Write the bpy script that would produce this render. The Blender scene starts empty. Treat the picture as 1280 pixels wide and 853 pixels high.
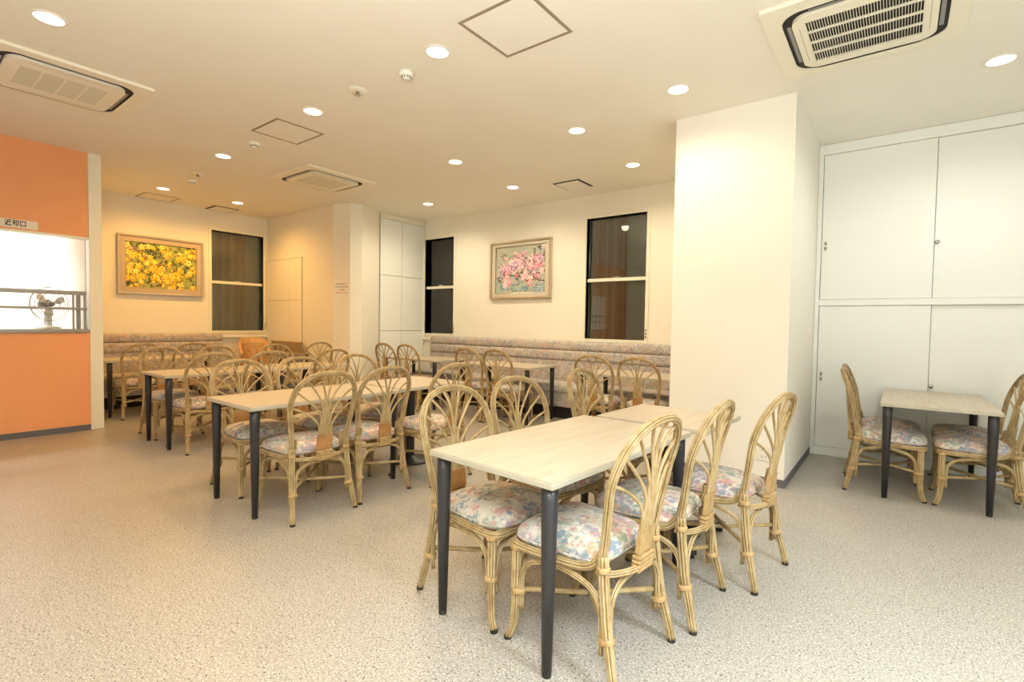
import bpy, bmesh, math, random
import numpy as np
from mathutils import Vector, Matrix
random.seed(7)
S = bpy.context.scene
COL = S.collection
PI = math.pi

# ------------------------------------------------------------------ camera
cam_d = bpy.data.cameras.new('camera'); cam_o = bpy.data.objects.new('camera', cam_d); COL.objects.link(cam_o)
F_PX, YAW, PITCH, ROLL, CAM_H = 626.02, math.radians(37.58), math.radians(-1.973), math.radians(0.8986), 1.25
fw = Vector((-math.sin(YAW)*math.cos(PITCH), math.cos(YAW)*math.cos(PITCH), math.sin(PITCH)))
r0 = Vector((math.cos(YAW), math.sin(YAW), 0)); u0 = r0.cross(fw)
rx = math.cos(ROLL)*r0 + math.sin(ROLL)*u0; ux = -math.sin(ROLL)*r0 + math.cos(ROLL)*u0
m3 = Matrix((rx, ux, -fw)).transposed()
cam_o.matrix_world = Matrix.Translation((0, 0, CAM_H)) @ m3.to_4x4()
cam_d.sensor_width = 36; cam_d.sensor_fit = 'HORIZONTAL'; cam_d.lens = F_PX/1280*36
cam_d.clip_start = 0.05; cam_d.clip_end = 60
S.camera = cam_o

# ------------------------------------------------------------------ world + exposure
W = bpy.data.worlds.new('world'); S.world = W; W.use_nodes = True
W.node_tree.nodes['Background'].inputs[0].default_value = (0.55, 0.6, 0.7, 1)
W.node_tree.nodes['Background'].inputs[1].default_value = 0.3
S.view_settings.view_transform = 'Standard'; S.view_settings.look = 'None'
S.view_settings.exposure = 0.0; S.view_settings.gamma = 1.0; S.view_settings.use_curve_mapping = False
try:
    S.cycles.use_denoising = True; S.cycles.max_bounces = 10; S.cycles.diffuse_bounces = 6
    S.cycles.caustics_reflective = False; S.cycles.caustics_refractive = False
    S.cycles.sample_clamp_indirect = 6
except Exception: pass

# large lamps: two added ceiling fill panels out of view and the kitchen's strip light
def area(name, loc, size, power, color, target=None, sy=None):
    d = bpy.data.lights.new(name, 'AREA'); o = bpy.data.objects.new(name, d); COL.objects.link(o)
    d.shape = 'RECTANGLE'; d.size = size; d.size_y = sy or size; d.energy = power; d.color = color
    o.location = loc
    if target:
        o.rotation_euler = (Vector(target) - Vector(loc)).to_track_quat('-Z', 'Y').to_euler()
    return o
COOL = (0.80, 0.92, 1.0)
FILL = [(0.7, -0.9), (1.7, 1.1)]  # added panels standing in for the cool foreground light
area('fill_panel_light', (FILL[0][0], FILL[0][1], 2.985), 1.15, 135, COOL, sy=0.55).data.spread = math.radians(125)
area('fill_panel_light', (FILL[1][0], FILL[1][1], 2.985), 1.15, 112, COOL, sy=0.55).data.spread = math.radians(125)
area('kitchen_light', (-8.7, 0.2, 2.85), 0.6, 120, (1.0, 0.97, 0.92), sy=2.2).data.spread = math.radians(120)
BOUNCE = (-0.30, -0.35, 1.72)
area('bounce_fill_light', BOUNCE, 0.3, 180, (1.0, 0.96, 0.87), target=(-0.30, -0.34, 3.0))  # added fill standing in for a flash bounced off the ceiling
WARM, MID, NEU = (1.0, 0.52, 0.12), (1.0, 0.84, 0.58), (1.0, 0.98, 0.92)
DOWNLIGHTS = [  # x, y, colour, power
 (-4.10, 0.72, WARM, 84), (-2.474, 2.358, (1.0, 0.68, 0.30), 62), (-4.03, 2.39, WARM, 78), (-5.932, 2.457, WARM, 80),
 (-8.10, 2.576, WARM, 88), (-8.097, 3.558, WARM, 94), (-3.96, 4.064, MID, 66), (-2.407, 4.058, MID, 66),
 (-1.377, 3.80, MID, 40), (-2.401, 5.276, MID, 68), (-4.064, 5.247, MID, 72), (-5.693, 5.262, MID, 84),
 (0.479, 4.62, NEU, 70)]

# ------------------------------------------------------------------ materials
def mat(name, col, rough=0.6, metal=0.0, spec=0.5):
    m = bpy.data.materials.new(name); m.use_nodes = True
    b = m.node_tree.nodes['Principled BSDF']
    b.inputs['Base Color'].default_value = (*col, 1); b.inputs['Roughness'].default_value = rough
    b.inputs['Metallic'].default_value = metal; b.inputs['Specular IOR Level'].default_value = spec
    return m, m.node_tree, b
def N(nt, kind, **kw):
    n = nt.nodes.new(kind)
    for k, v in kw.items():
        if k in n.inputs: n.inputs[k].default_value = v
        else: setattr(n, k, v)
    return n
def coords(nt, kind='Object', scale=(1, 1, 1), rand=False):
    tc = N(nt, 'ShaderNodeTexCoord'); mp = N(nt, 'ShaderNodeMapping')
    mp.inputs['Scale'].default_value = scale
    nt.links.new(tc.outputs[kind], mp.inputs['Vector'])
    if rand:
        oi = N(nt, 'ShaderNodeObjectInfo'); mu = N(nt, 'ShaderNodeVectorMath', operation='MULTIPLY')
        mu.inputs[1].default_value = (17.3, 9.1, 5.7)
        nt.links.new(oi.outputs['Random'], mu.inputs[0]); nt.links.new(mu.outputs[0], mp.inputs['Location'])
    return mp.outputs['Vector']
def ramp(nt, fac, stops, interp='LINEAR'):
    r = N(nt, 'ShaderNodeValToRGB'); r.color_ramp.interpolation = interp
    e = r.color_ramp.elements
    while len(e) < len(stops): e.new(0.5)
    for i, (p, c) in enumerate(stops): e[i].position = p; e[i].color = (*c, 1)
    nt.links.new(fac, r.inputs['Fac']); return r.outputs['Color']
def mix(nt, fac, a, b, mode='MIX'):
    m = N(nt, 'ShaderNodeMix', data_type='RGBA', blend_type=mode)
    for s, v in ((0, fac), (6, a), (7, b)):
        if isinstance(v, (int, float)): m.inputs[s].default_value = v
        elif isinstance(v, tuple): m.inputs[s].default_value = (*v, 1)
        else: nt.links.new(v, m.inputs[s])
    return m.outputs[2]
def bump(nt, b, h, strength=0.2, dist=0.01):
    n = N(nt, 'ShaderNodeBump'); n.inputs['Strength'].default_value = strength; n.inputs['Distance'].default_value = dist
    nt.links.new(h, n.inputs['Height']); nt.links.new(n.outputs[0], b.inputs['Normal'])
def painted(name, col, rough=0.75, amt=0.03, sc=160, dist=0.002):
    m, nt, b = mat(name, col, rough, spec=0.3)
    v = coords(nt)
    n = N(nt, 'ShaderNodeTexNoise', Scale=2.0, Detail=3.0); nt.links.new(v, n.inputs['Vector'])
    c = mix(nt, n.outputs['Fac'], tuple(x*(1-amt) for x in col), tuple(min(1, x*(1+amt)) for x in col))
    nt.links.new(c, b.inputs['Base Color'])
    n2 = N(nt, 'ShaderNodeTexNoise', Scale=float(sc), Detail=2.0); nt.links.new(v, n2.inputs['Vector'])
    bump(nt, b, n2.outputs['Fac'], 0.15, dist)
    return m
M = {}
M['wall'] = painted('cream_wallpaper', (0.82, 0.79, 0.70))
M['ceil'] = painted('ceiling_paint', (0.86, 0.83, 0.755))
M['pillar'] = painted('pillar_paint', (0.86, 0.84, 0.78))
M['orange'] = painted('orange_paint', (0.82, 0.37, 0.165), 0.55)
M['door'] = painted('cupboard_white', (0.83, 0.86, 0.84), 0.45, 0.015)
M['frame'] = painted('cream_frame', (0.80, 0.78, 0.66), 0.4, 0.02)
M['base'] = painted('grey_baseboard', (0.13, 0.13, 0.15), 0.5)
M['kitchen'] = painted('kitchen_white', (0.86, 0.86, 0.84), 0.5)
M['plastic'] = mat('white_plastic', (0.82, 0.80, 0.72), 0.4)[0]
M['cassette'] = mat('ivory_plastic', (0.83, 0.79, 0.66), 0.45)[0]
M['black'] = mat('black_gap', (0.012, 0.011, 0.01), 0.7)[0]
M['darkmetal'] = mat('charcoal_metal', (0.028, 0.028, 0.031), 0.38, 0.0, 0.5)[0]
M['rubber'] = mat('black_rubber', (0.02, 0.016, 0.013), 0.7)[0]
M['steel'] = mat('brushed_steel', (0.30, 0.28, 0.26), 0.38, 0.7)[0]
M['alu'] = mat('bronze_aluminium', (0.36, 0.30, 0.22), 0.45, 0.3)[0]
M['chrome'] = mat('chrome', (0.6, 0.6, 0.6), 0.15, 1.0)[0]
M['pull'] = mat('grey_pull', (0.25, 0.25, 0.25), 0.35, 0.6)[0]
M['filter'] = mat('grey_filter', (0.70, 0.68, 0.56), 0.8)[0]
M['print'] = mat('black_ink', (0.02, 0.02, 0.022), 0.6)[0]
M['redprint'] = mat('red_ink', (0.55, 0.06, 0.04), 0.6)[0]
M['paper'] = mat('white_paper', (0.84, 0.80, 0.74), 0.7)[0]
M['label'] = mat('sign_tape', (0.80, 0.74, 0.64), 0.5)[0]
M['mount'] = mat('linen_mount', (0.52, 0.42, 0.31), 0.85)[0]
M['mount_silver'] = mat('silver_mount', (0.60, 0.55, 0.45), 0.7)[0]
M['gold'] = mat('champagne_moulding', (0.60, 0.52, 0.40), 0.28, 0.75)[0]
M['fanwhite'] = mat('fan_plastic', (0.82, 0.81, 0.77), 0.4)[0]
M['fangrey'] = mat('fan_wire', (0.22, 0.20, 0.16), 0.4, 0.3)[0]
M['fandark'] = mat('fan_motor', (0.30, 0.28, 0.26), 0.5)[0]

def m_floor():
    m, nt, b = mat('speckled_vinyl', (0.6, 0.55, 0.5), 0.33, spec=0.45)
    v = coords(nt)
    big = N(nt, 'ShaderNodeTexNoise', Scale=1.3, Detail=4.0); nt.links.new(v, big.inputs['Vector'])
    basec = mix(nt, big.outputs['Fac'], (0.33, 0.305, 0.265), (0.39, 0.365, 0.32))
    def specks(scale, lo, hi, seed):
        n = N(nt, 'ShaderNodeTexNoise', Scale=scale, Detail=1.5, Roughness=0.6)
        mp = N(nt, 'ShaderNodeMapping'); mp.inputs['Location'].default_value = (seed, seed*1.7, 0)
        nt.links.new(v, mp.inputs['Vector']); nt.links.new(mp.outputs[0], n.inputs['Vector'])
        mr = N(nt, 'ShaderNodeMapRange'); mr.inputs[1].default_value = lo; mr.inputs[2].default_value = hi
        nt.links.new(n.outputs['Fac'], mr.inputs[0]); return mr.outputs[0]
    c = mix(nt, specks(130, .57, .63, 3.), basec, (0.62, 0.59, 0.55))
    c = mix(nt, specks(140, .60, .66, 11.), c, (0.19, 0.155, 0.125))
    c = mix(nt, specks(112, .625, .66, 23.), c, (0.03, 0.027, 0.024))
    nt.links.new(c, b.inputs['Base Color'])
    wear = N(nt, 'ShaderNodeTexNoise', Scale=2.2, Detail=5.0); nt.links.new(v, wear.inputs['Vector'])
    rr = N(nt, 'ShaderNodeMapRange'); rr.inputs[3].default_value = 0.27; rr.inputs[4].default_value = 0.45
    nt.links.new(wear.outputs['Fac'], rr.inputs[0]); nt.links.new(rr.outputs[0], b.inputs['Roughness'])
    return m
M['floor'] = m_floor()

def m_cane(name, c1, c2):
    m, nt, b = mat(name, c1, 0.42, spec=0.45)
    v = coords(nt, 'Object', (22, 22, 14), rand=True)
    n = N(nt, 'ShaderNodeTexNoise', Scale=1.0, Detail=4.0, Roughness=0.65); nt.links.new(v, n.inputs['Vector'])
    c = ramp(nt, n.outputs['Fac'], [(0.22, tuple(x*.7 for x in c2)), (0.42, c2), (0.58, c1), (0.8, tuple(min(1, x*1.1) for x in c1))])
    nt.links.new(c, b.inputs['Base Color'])
    return m
M['cane'] = m_cane('straw_cane', (0.46, 0.345, 0.18), (0.36, 0.25, 0.11))
M['groove_shade'] = mat('groove_shade_core', (0.10, 0.058, 0.02), 0.8)[0]  # dark colour paints the shade into the grooves between canes
M['bind'] = m_cane('cane_binding', (0.47, 0.315, 0.14), (0.39, 0.25, 0.105))
M['leather'] = m_cane('tan_binding', (0.42, 0.22, 0.08), (0.36, 0.185, 0.065))
M['wicker'] = m_cane('brown_wicker', (0.66, 0.42, 0.20), (0.58, 0.34, 0.15))

def m_fabric(name, scale, dull=0.0):
    m, nt, b = mat(name, (0.7, 0.65, 0.6), 0.8, spec=0.25)
    v = coords(nt, 'Object', (scale,)*3, rand=True)
    d = N(nt, 'ShaderNodeTexNoise', Scale=1.6, Detail=3.0); nt.links.new(v, d.inputs['Vector'])
    mv = N(nt, 'ShaderNodeMix', data_type='VECTOR'); mv.inputs[0].default_value = 0.32
    nt.links.new(v, mv.inputs[4]); nt.links.new(d.outputs['Color'], mv.inputs[5])
    vo = N(nt, 'ShaderNodeTexVoronoi', Scale=1.6); nt.links.new(mv.outputs[1], vo.inputs['Vector'])
    sep = N(nt, 'ShaderNodeSeparateColor'); nt.links.new(vo.outputs['Color'], sep.inputs[0])
    cream, pink, blue, green, peach, lil = (.56, .52, .45), (.52, .26, .25), (.17, .24, .34), (.25, .31, .24), (.55, .35, .22), (.32, .27, .37)
    c = ramp(nt, sep.outputs[0], [(0.0, cream), (0.2, blue), (0.36, cream), (0.52, pink), (0.66, green), (0.78, peach), (0.9, lil)], 'CONSTANT')
    vs = N(nt, 'ShaderNodeTexVoronoi', Scale=4.2); nt.links.new(mv.outputs[1], vs.inputs['Vector'])
    sep2 = N(nt, 'ShaderNodeSeparateColor'); nt.links.new(vs.outputs['Color'], sep2.inputs[0])
    c2 = ramp(nt, sep2.outputs[1], [(0.0, cream), (0.3, (.70, .66, .58)), (0.5, blue), (0.62, pink), (0.75, cream), (0.88, green)], 'CONSTANT')
    n = N(nt, 'ShaderNodeTexNoise', Scale=3.5, Detail=3.0); nt.links.new(v, n.inputs['Vector'])
    mr = N(nt, 'ShaderNodeMapRange'); mr.inputs[1].default_value = .42; mr.inputs[2].default_value = .58
    nt.links.new(n.outputs['Fac'], mr.inputs[0])
    c = mix(nt, mr.outputs[0], c, c2)
    c = mix(nt, 0.15, c, cream)
    # fine pale outlines of the leaves
    ve = N(nt, 'ShaderNodeTexVoronoi', Scale=2.6, feature='DISTANCE_TO_EDGE'); nt.links.new(mv.outputs[1], ve.inputs['Vector'])
    me = N(nt, 'ShaderNodeMapRange'); me.inputs[1].default_value = .035; me.inputs[2].default_value = .0
    nt.links.new(ve.outputs['Distance'], me.inputs[0])
    mm = N(nt, 'ShaderNodeMath', operation='MULTIPLY'); mm.inputs[1].default_value = 0.55; nt.links.new(me.outputs[0], mm.inputs[0])
    c = mix(nt, mm.outputs[0], c, (.70, .66, .57))
    if dull: c = mix(nt, dull, c, (.34, .30, .30))
    nt.links.new(c, b.inputs['Base Color'])
    w = N(nt, 'ShaderNodeTexNoise', Scale=60.0, Detail=1.0); nt.links.new(v, w.inputs['Vector'])
    bump(nt, b, w.outputs['Fac'], 0.15, 0.002)
    return m
M['fabric'] = m_fabric('floral_fabric', 13)
M['bfabric'] = m_fabric('bench_floral_fabric', 19, 0.30)

def m_top():
    m, nt, b = mat('pale_maple_laminate', (0.78, 0.66, 0.49), 0.36, spec=0.45)
    v = coords(nt, 'Object', (26, 1.6, 1), rand=True)
    n = N(nt, 'ShaderNodeTexNoise', Scale=1.5, Detail=5.0, Distortion=1.2); nt.links.new(v, n.inputs['Vector'])
    c = ramp(nt, n.outputs['Fac'], [(0.3, (.45, .375, .28)), (0.5, (.50, .43, .335)), (0.7, (.54, .475, .385))])
    nt.links.new(c, b.inputs['Base Color']); return m
M['top'] = m_top()
M['edge'] = mat('grey_edge_band', (0.46, 0.43, 0.35), 0.5)[0]
def m_board():
    m, nt, b = mat('grey_brown_board', (0.30, 0.22, 0.13), 0.6)
    v = coords(nt, 'Object', (2, 30, 30)); n = N(nt, 'ShaderNodeTexNoise', Scale=1.5, Detail=4.0); nt.links.new(v, n.inputs['Vector'])
    nt.links.new(ramp(nt, n.outputs['Fac'], [(.3, (.26, .19, .11)), (.7, (.36, .27, .17))]), b.inputs['Base Color']); return m
M['board'] = m_board()
def m_glass():
    m = bpy.data.materials.new('window_glass'); m.use_nodes = True; nt = m.node_tree; nt.nodes.clear()
    t = N(nt, 'ShaderNodeBsdfTransparent'); t.inputs[0].default_value = (.84, .85, .82, 1)
    g = N(nt, 'ShaderNodeBsdfGlossy'); g.inputs['Roughness'].default_value = 0.01; g.inputs[0].default_value = (.95, .95, .95, 1)
    f = N(nt, 'ShaderNodeFresnel'); f.inputs[0].default_value = 1.75
    mx = N(nt, 'ShaderNodeMixShader'); o = N(nt, 'ShaderNodeOutputMaterial')
    nt.links.new(f.outputs[0], mx.inputs[0]); nt.links.new(t.outputs[0], mx.inputs[1]); nt.links.new(g.outputs[0], mx.inputs[2])
    nt.links.new(mx.outputs[0], o.inputs[0]); return m
M['glass'] = m_glass()
def m_curtain():
    m, nt, b = mat('brown_curtain', (0.17, 0.13, 0.10), 0.9)
    v = coords(nt, 'Object', (7, 7, .2)); n = N(nt, 'ShaderNodeTexNoise', Scale=1.3, Detail=2.0); nt.links.new(v, n.inputs['Vector'])
    nt.links.new(ramp(nt, n.outputs['Fac'], [(.35, (.40, .31, .22)), (.65, (.60, .54, .45))]), b.inputs['Base Color']); return m
M['curtain'] = m_curtain()
M['nightwall'] = mat('outer_blind', (0.50, 0.54, 0.50), 0.8)[0]
def m_emit(name, col, s):
    m = bpy.data.materials.new(name); m.use_nodes = True; nt = m.node_tree; nt.nodes.clear()
    e = N(nt, 'ShaderNodeEmission'); e.inputs[0].default_value = (*col, 1); e.inputs[1].default_value = s
    o = N(nt, 'ShaderNodeOutputMaterial'); nt.links.new(e.outputs[0], o.inputs[0]); return m
M['lamp_w'] = m_emit('lamp_glow_warm', (1, .86, .66), 7); M['lamp_m'] = m_emit('lamp_glow', (1, .92, .80), 7); M['lamp_n'] = m_emit('lamp_glow_neutral', (1, .97, .92), 7)
M['tube'] = m_emit('fill_panel_glow', COOL, 4)
def m_vcol():
    m, nt, b = mat('painting_canvas', (1, 1, 1), 0.55)
    a = N(nt, 'ShaderNodeVertexColor'); a.layer_name = 'paint'; nt.links.new(a.outputs['Color'], b.inputs['Base Color']); return m
M['canvas'] = m_vcol()

# ------------------------------------------------------------------ mesh helpers
class MB:
    def __init__(s): s.v = []; s.f = []; s.sm = []; s.mi = {}
    def add(s, vs, fs, smooth=False):
        o = len(s.v); s.v += [tuple(p) for p in vs]; s.f += [tuple(i+o for i in f) for f in fs]; s.sm += [smooth]*len(fs); return s
    def box(s, x0, y0, z0, x1, y1, z1):
        v = [(x0,y0,z0),(x1,y0,z0),(x1,y1,z0),(x0,y1,z0),(x0,y0,z1),(x1,y0,z1),(x1,y1,z1),(x0,y1,z1)]
        return s.add(v, [(3,2,1,0),(4,5,6,7),(0,1,5,4),(1,2,6,5),(2,3,7,6),(3,0,4,7)])
    def bbox(s, x0, y0, z0, x1, y1, z1, r=0.004, seg=2):
        bm = bmesh.new(); bmesh.ops.create_cube(bm, size=1)
        for v in bm.verts:
            v.co = Vector(((x0+x1)/2+v.co.x*(x1-x0), (y0+y1)/2+v.co.y*(y1-y0), (z0+z1)/2+v.co.z*(z1-z0)))
        bmesh.ops.bevel(bm, geom=bm.edges[:], offset=r, segments=seg, affect='EDGES', profile=0.5)
        bm.verts.index_update()
        s.add([v.co[:] for v in bm.verts], [[v.index for v in f.verts] for f in bm.faces], seg > 2); bm.free(); return s
    def tube(s, pts, R, sides=10, lobes=0, depth=0.16, cap=True, closed=False, smooth=True, up=None):
        P = [Vector(p) for p in pts]; n = len(P)
        Rs = R if isinstance(R, (list, tuple)) else [R]*n
        T = []
        for i in range(n):
            a = P[(i-1) % n] if (closed or i > 0) else P[i]; b = P[(i+1) % n] if (closed or i < n-1) else P[i]
            T.append((b-a).normalized())
        ref = Vector(up) if up else Vector((0, 0, 1))
        if abs(T[0].dot(ref)) > .95: ref = Vector((1, 0, 0)) if abs(T[0].x) < .9 else Vector((0, 1, 0))
        nrm = (ref - T[0]*ref.dot(T[0])).normalized()
        vs = []; fs = []
        if lobes:       # a bundle: each cane is its own strip so that the grooves stay crisp
            rc = 1/(1+1/math.sin(PI/lobes)); prof = []; rs = rc*.86
            for L in range(lobes):
                a0 = 2*PI*L/lobes; cx, cy = (1-rc)*math.cos(a0), (1-rc)*math.sin(a0)
                for q in range(5):
                    b = a0+math.radians(-110+55*q); prof.append((cx+rs*math.cos(b), cy+rs*math.sin(b)))
            for i in range(n):
                if i: nrm = nrm - T[i]*nrm.dot(T[i]); nrm.normalize()
                bi = T[i].cross(nrm)
                for px, py in prof: vs.append(P[i]+(nrm*px+bi*py)*Rs[i])
            m = len(prof)
            for i in range(n-1):
                for L in range(lobes):
                    for q in range(4):
                        k = L*5+q; fs.append((i*m+k, i*m+k+1, (i+1)*m+k+1, (i+1)*m+k))
            fs.append(tuple(range(m))[::-1]); fs.append(tuple((n-1)*m+k for k in range(m)))
            s.add(vs, fs, smooth); f0 = len(s.f)
            s.tube(pts, [r*(1-1.25*rc) for r in Rs], 8, up=up)  # inner tube, dark so the grooves read as shaded
            for k in range(f0, len(s.f)): s.mi[k] = 1
            return s
        for i in range(n):
            if i: 
                nrm = nrm - T[i]*nrm.dot(T[i]); nrm.normalize()
            bi = T[i].cross(nrm)
            for k in range(sides):
                a = 2*PI*k/sides
                r = Rs[i]*((1-depth) + depth*abs(math.sin(lobes*a/2)) if lobes else 1)
                vs.append(P[i] + (nrm*math.cos(a) + bi*math.sin(a))*r)
        m = n if closed else n-1
        for i in range(m):
            j = (i+1) % n
            for k in range(sides):
                l = (k+1) % sides
                fs.append((i*sides+k, i*sides+l, j*sides+l, j*sides+k))
        if cap and not closed:
            fs.append(tuple(range(sides))[::-1]); fs.append(tuple((n-1)*sides+k for k in range(sides)))
        return s.add(vs, fs, smooth)
    def cyl(s, c, r, z0, z1, sides=20, r2=None):
        return s.tube([(c[0], c[1], z0), (c[0], c[1], z1)], [r, r if r2 is None else r2], sides, smooth=False)
    def lathe(s, prof, c=(0, 0), sides=24, smooth=True):
        vs = []; fs = []
        for r, z in prof:
            for k in range(sides): a = 2*PI*k/sides; vs.append((c[0]+r*math.cos(a), c[1]+r*math.sin(a), z))
        for i in range(len(prof)-1):
            for k in range(sides):
                l = (k+1) % sides; fs.append((i*sides+k, i*sides+l, (i+1)*sides+l, (i+1)*sides+k))
        fs.append(tuple(range(sides))[::-1]); fs.append(tuple((len(prof)-1)*sides+k for k in range(sides)))
        return s.add(vs, fs, smooth)
    def poly(s, pts, z0, z1):       # vertical prism from a plan outline (counter-clockwise)
        n = len(pts); v = [(x, y, z0) for x, y in pts]+[(x, y, z1) for x, y in pts]
        return s.add(v, [tuple(range(n))[::-1], tuple(range(n, 2*n))]+[(i, (i+1) % n, n+(i+1) % n, n+i) for i in range(n)])
    def ring(s, outer, inner, z0, z1):   # flat ring between two plan outlines of equal count
        n = len(outer); v = [(*p, z0) for p in outer]+[(*p, z0) for p in inner]+[(*p, z1) for p in outer]+[(*p, z1) for p in inner]
        f = []
        for i in range(n):
            j = (i+1) % n
            f += [(i, n+i, n+j, j), (2*n+i, 2*n+j, 3*n+j, 3*n+i), (i, j, 2*n+j, 2*n+i), (n+j, n+i, 3*n+i, 3*n+j)]
        return s.add(v, f)
    def mesh(s, name, m):
        me = bpy.data.meshes.new(name); me.from_pydata(s.v, [], s.f)
        me.polygons.foreach_set('use_smooth', s.sm); me.materials.append(m)
        if s.mi:
            me.materials.append(M['groove_shade']); idx = [0]*len(s.f)
            for k, q in s.mi.items(): idx[k] = q
            me.polygons.foreach_set('material_index', idx)
        me.update(); return me
    def obj(s, name, m, parent=None):
        o = bpy.data.objects.new(name, s.mesh(name, m)); COL.objects.link(o)
        if parent is not None: o.parent = parent
        return o
def inst(name, me, parent):
    o = bpy.data.objects.new(name, me); COL.objects.link(o); o.parent = parent; return o
def tag(o, label, cat, group=None):
    o['label'] = label; o['category'] = cat
    if group: o['group'] = group
    return o
def thing(name, label, cat, loc=(0, 0, 0), rz=0, group=None):
    o = bpy.data.objects.new(name, None); COL.objects.link(o); o.empty_display_size = .1
    o.location = loc; o.rotation_euler = (0, 0, rz); return tag(o, label, cat, group)
def struct(name, mb, m, parent=None):
    o = mb.obj(name, m, parent)
    if parent is None: o['kind'] = 'structure'
    return o
def sroot(name, loc=(0, 0, 0), rz=0):
    o = bpy.data.objects.new(name, None); COL.objects.link(o); o.location = loc; o.rotation_euler = (0, 0, rz); o['kind'] = 'structure'; return o
def rrect(hx, hy, r, seg=6, c=(0, 0)):
    out = []
    for sx, sy, a0 in ((1, 1, 0), (-1, 1, PI/2), (-1, -1, PI), (1, -1, 1.5*PI)):
        for k in range(seg+1):
            a = a0 + PI/2*k/seg; out.append((c[0]+sx*(hx-r)+r*math.cos(a), c[1]+sy*(hy-r)+r*math.sin(a)))
    return out

# ------------------------------------------------------------------ room shell
H = 3.043
XO, XY, Y1, YP, YQ, YR, XQ, XQL, XC = -7.071, -8.984, 4.453, 6.176, 4.364, 5.798, -0.666, -1.586, -6.75
YOE = 1.653; XR, YB = 2.6, -2.8; T = 0.12
struct('floor', MB().box(-10.2, YB-T, -0.1, XR+T, YP+.9, 0), M['floor'])
struct('ceiling', MB().box(-10.2, YB-T, H, XR+T, YP+.9, H+.1), M['ceil'])
# orange wall with the serving hatch
OZ0, OZ1, OY1 = 1.10, 2.115, 1.518
wl = MB(); wl.box(XO-T, YB, 0, XO, OY1+.02, OZ0-.02); wl.box(XO-T, YB, OZ1, XO, OY1+.02, H); wl.box(XO-T, YB, OZ0-.02, XO, -1.5, OZ1)
struct('wall_left', wl, M['orange'])
struct('trim_1', MB().bbox(XO-.13, OY1+.02, 0, XO+.012, YOE, H, .004), M['frame'])
struct('baseboard_left', MB().bbox(XO, YB, 0, XO+.008, OY1+.02, .062, .002), M['base'])
tb = MB(); tb.box(XO-T, -1.5, OZ1-.012, XO+.006, OY1+.02, OZ1+.008)
struct('trim_2', tb, M['frame'])
struct('wall_kitchen_end', MB().box(XY-T, YOE-.12, 0, XO-.13, YOE, H), M['wall'])
kb = MB(); kb.box(-9.3, YB, 0, XY-T, YOE, H); kb.box(-9.2, YB-.1, 0, XO-T, YB, H)
struct('wall_kitchen_back', kb, M['kitchen'])
# wall with the yellow painting, window opening 1
WZ0, WZ1 = 1.06, 2.715
def wall_x(name, x, y0, y1, holes, m, th=T):
    mb = MB(); ys = y0
    for (a, b, z0, z1) in holes:
        mb.box(x-th, ys, 0, x, a, H); mb.box(x-th, a, 0, x, b, z0); mb.box(x-th, a, z1, x, b, H); ys = b
    mb.box(x-th, ys, 0, x, y1, H); return struct(name, mb, m)
def wall_y(name, y, x0, x1, holes, m, th=T):
    mb = MB(); xs = x0
    for (a, b, z0, z1) in holes:
        mb.box(xs, y, 0, a, y+th, H); mb.box(a, y, 0, b, y+th, z0); mb.box(a, y, z1, b, y+th, H); xs = b
    mb.box(xs, y, 0, x1, y+th, H); return struct(name, mb, m)
wall_x('wall_far_left', XY, YOE, Y1+T, [(3.53, 4.38, WZ0, WZ1)], M['wall'])
# niche wall, corner column and cupboard wall as one plan outline
P1, P2, P3, P4 = (-6.93, Y1), (-6.645, 4.56), (-6.585, 4.73), (-6.77, 5.195)
struct('wall_centre', MB().poly([(XY, Y1), P1, P2, P3, P4, (XC-.04, 5.2), (XC-.04, YP+T), (-9.0, YP+T)], 0, H), M['wall'])
wall_y('wall_back', YP, XC-.04, XQL+.4, [(XC+.015, -6.02, WZ0, WZ1), (-3.465, -2.59, WZ0, WZ1)], M['wall'])
struct('wall_pillar', MB().poly([(XQL, YQ), (XQ, YQ), (XQ, YP+T), (XQL, YP+T)], 0, H), M['pillar'])
bp = MB(); bp.box(XQL, YQ-.008, 0, XQ+.008, YQ, .062); bp.box(XQ, YQ, 0, XQ+.008, YR-.03, .062)
struct('baseboard_pillar', bp, M['base'])
struct('wall_right_back', MB().box(XQ, YR+.03, 0, XR, YR+.15, H), M['wall'])
struct('wall_right', MB().box(XR, YB, 0, XR+T, YR+.15, H), M['wall'])
struct('wall_front', MB().box(XO-T, YB-T, 0, XR+T, YB, H), M['wall'])

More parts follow.
